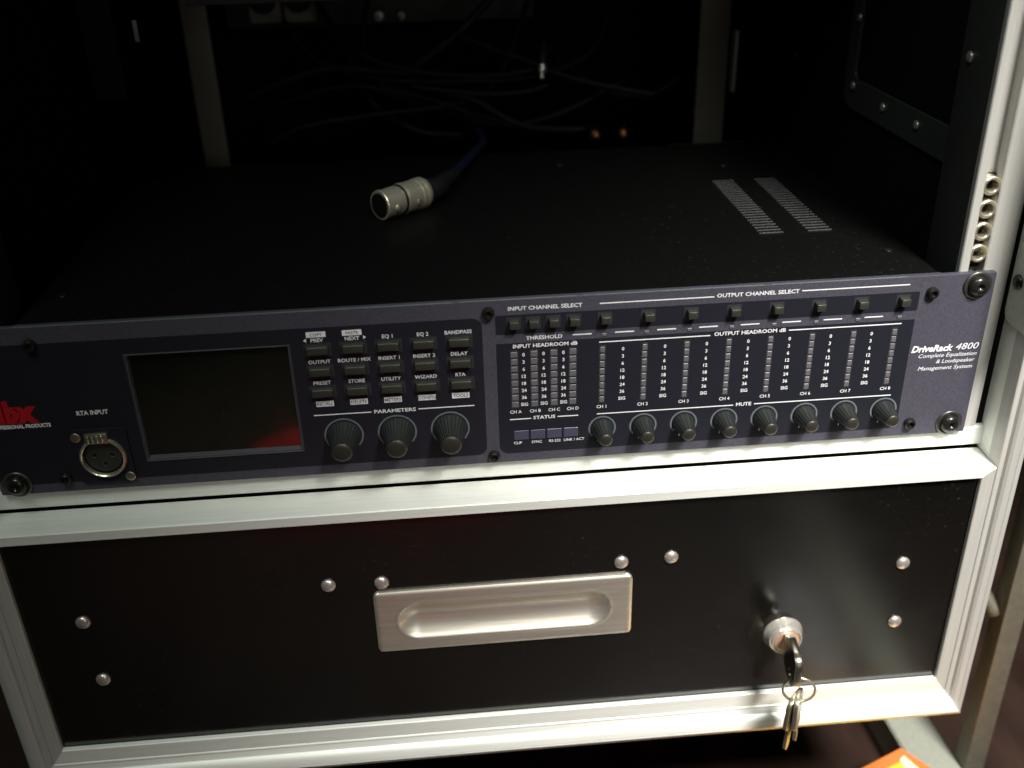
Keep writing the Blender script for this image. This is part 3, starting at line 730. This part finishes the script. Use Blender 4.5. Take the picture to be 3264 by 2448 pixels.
def jack(c, d, lab, mm=BRASS, r=3.2):
    t = empty('jack_plug', c, lab, 'plug', 'plugs in the rear of the case')
    part_bm('plug_tip', loft_axis([(-7, 1.0), (-6.4, 1.6), (-2, 1.6), (-2, r), (3, r), (3.5, r*0.8)], c, d, 14), mm, t, 0.6)
    part_bm('plug_sleeve', loft_axis([(3.6, r*1.25), (16, r*1.1), (20, r*0.7)], c, d, 14), RUBB, t, 0.6)
jack((57.5, 298, 134.5), (0.1, 0.4, 0.9), 'pale plug standing where the grey cables meet', RIVET)
jack((124, 340, 76.5), (0.1, 1, 0.1), 'orange brass plug, rightmost low behind the rack unit')
jack((103, 344, 75.5), (-0.1, 1, 0.1), 'dim brass plug just left of the rightmost low one')
jack((-56.5, 372, 164.5), (0.05, 1, 0.0), 'pinkish plug high at the back right of the square sockets', RIVET, 3.6)
jack((-40, 372, 164), (0.05, 1, 0.0), 'faint plug high at the back, second right of the square sockets', OLDN, 3.0)

# ================================================================== things around the case
rl = empty('floor_rail', (300, 60, -330), 'pale aluminium rail on the floor at the lower right', 'rail')
bm = extrude_profile([(-17, -330), (-17, -301.5), (-15.5, -300), (14.5, -300), (16, -301.5), (16, -330)], lambda u, v: (295.5+u, 190, v), lambda u, v: (325.5+u, -560, v))
part_bm('rail_body', bm, DULL, rl, 0.5)
st_ = empty('neighbouring_stand', (324, 40, -330), 'dim aluminium upright of a neighbouring stand, right of the case', 'stand')
P('upright', DIM, st_, (316.5, 330.5, 36, 50, -330, 40), 0.8)
bm = tube([(316.3, 44, -166), (300, 60, -140), (276, 80, -112)], 4.5, 8); part_bm('brace', bm, DIM, st_, 'all')
# small orange packet propped on the floor rail
pk = empty('orange_packet', (255, 20, -300), 'orange and yellow card packet at the bottom right corner', 'packet')
zt = -286.0
cx0, cy0 = 275.3, 49.0
e1 = Vector((-0.97, -0.40)).normalized()      # towards the lower left of the picture
e2 = Vector((0.50, -0.72)).normalized()
def pt(a, b, z): return (cx0 + e1.x*a + e2.x*b, cy0 + e1.y*a + e2.y*b, z)
bm = bmesh.new()
q = [pt(0, 0, zt), pt(150, 0, zt), pt(150, 170, zt), pt(0, 170, zt)]; q2 = [(x, y, -299.5) for x, y, z in q]
a_ = [bm.verts.new(p) for p in q]; b_ = [bm.verts.new(p) for p in q2]
bm.faces.new(a_); bm.faces.new(b_)
for i in range(4): bm.faces.new((a_[i], a_[(i+1) % 4], b_[(i+1) % 4], b_[i]))
recalc(bm); bmesh.ops.bevel(bm, geom=list(bm.edges), offset=0.5, segments=1, affect='EDGES')
part_bm('card_body', bm, ORANGE, pk, 0.3)
bm = bmesh.new(); bm.faces.new([bm.verts.new(pt(a, b, zt+0.15)) for a, b in ((6, 9), (144, 9), (144, 164), (74, 164), (14, 22))]); part_bm('yellow_panel', bm, YELLOW, pk, None)
bm = bmesh.new(); bm.faces.new([bm.verts.new(pt(a, b, zt+0.3)) for a, b in ((5, 6), (11, 8), (84, 150), (70, 160), (8, 22))]); part_bm('cream_flash', bm, PALE, pk, None)
# red stand-in added out of view to give the display its red reflection
bm = bmesh.new(); bmesh.ops.create_uvsphere(bm, u_segments=32, v_segments=20, radius=1)
for v in bm.verts:
    x, y, z = v.co; n_ = 1 + 0.06*math.sin(5*x+3*z) + 0.04*math.sin(9*y+2)
    v.co = (-76 + 160*x*n_, -538 + 80*y*n_, -314 + 22*z*n_)
rb = part_bm('red_reflection_standin', bm, CLOTH, None, 'all'); tag(rb, 'red cloth stand-in added on the floor in front for the reflection in the display', 'stand-in')

o = P('white_glow_standin', WHITE, None, (256, 330, -320, -185, -329.6, -329.2), 0); o.rotation_euler.z = 0.15  # unseen white sheet added for the pale glow beside the lock
tag(o, 'white sheet stand-in added on the floor in front for the glow beside the lock', 'paper')
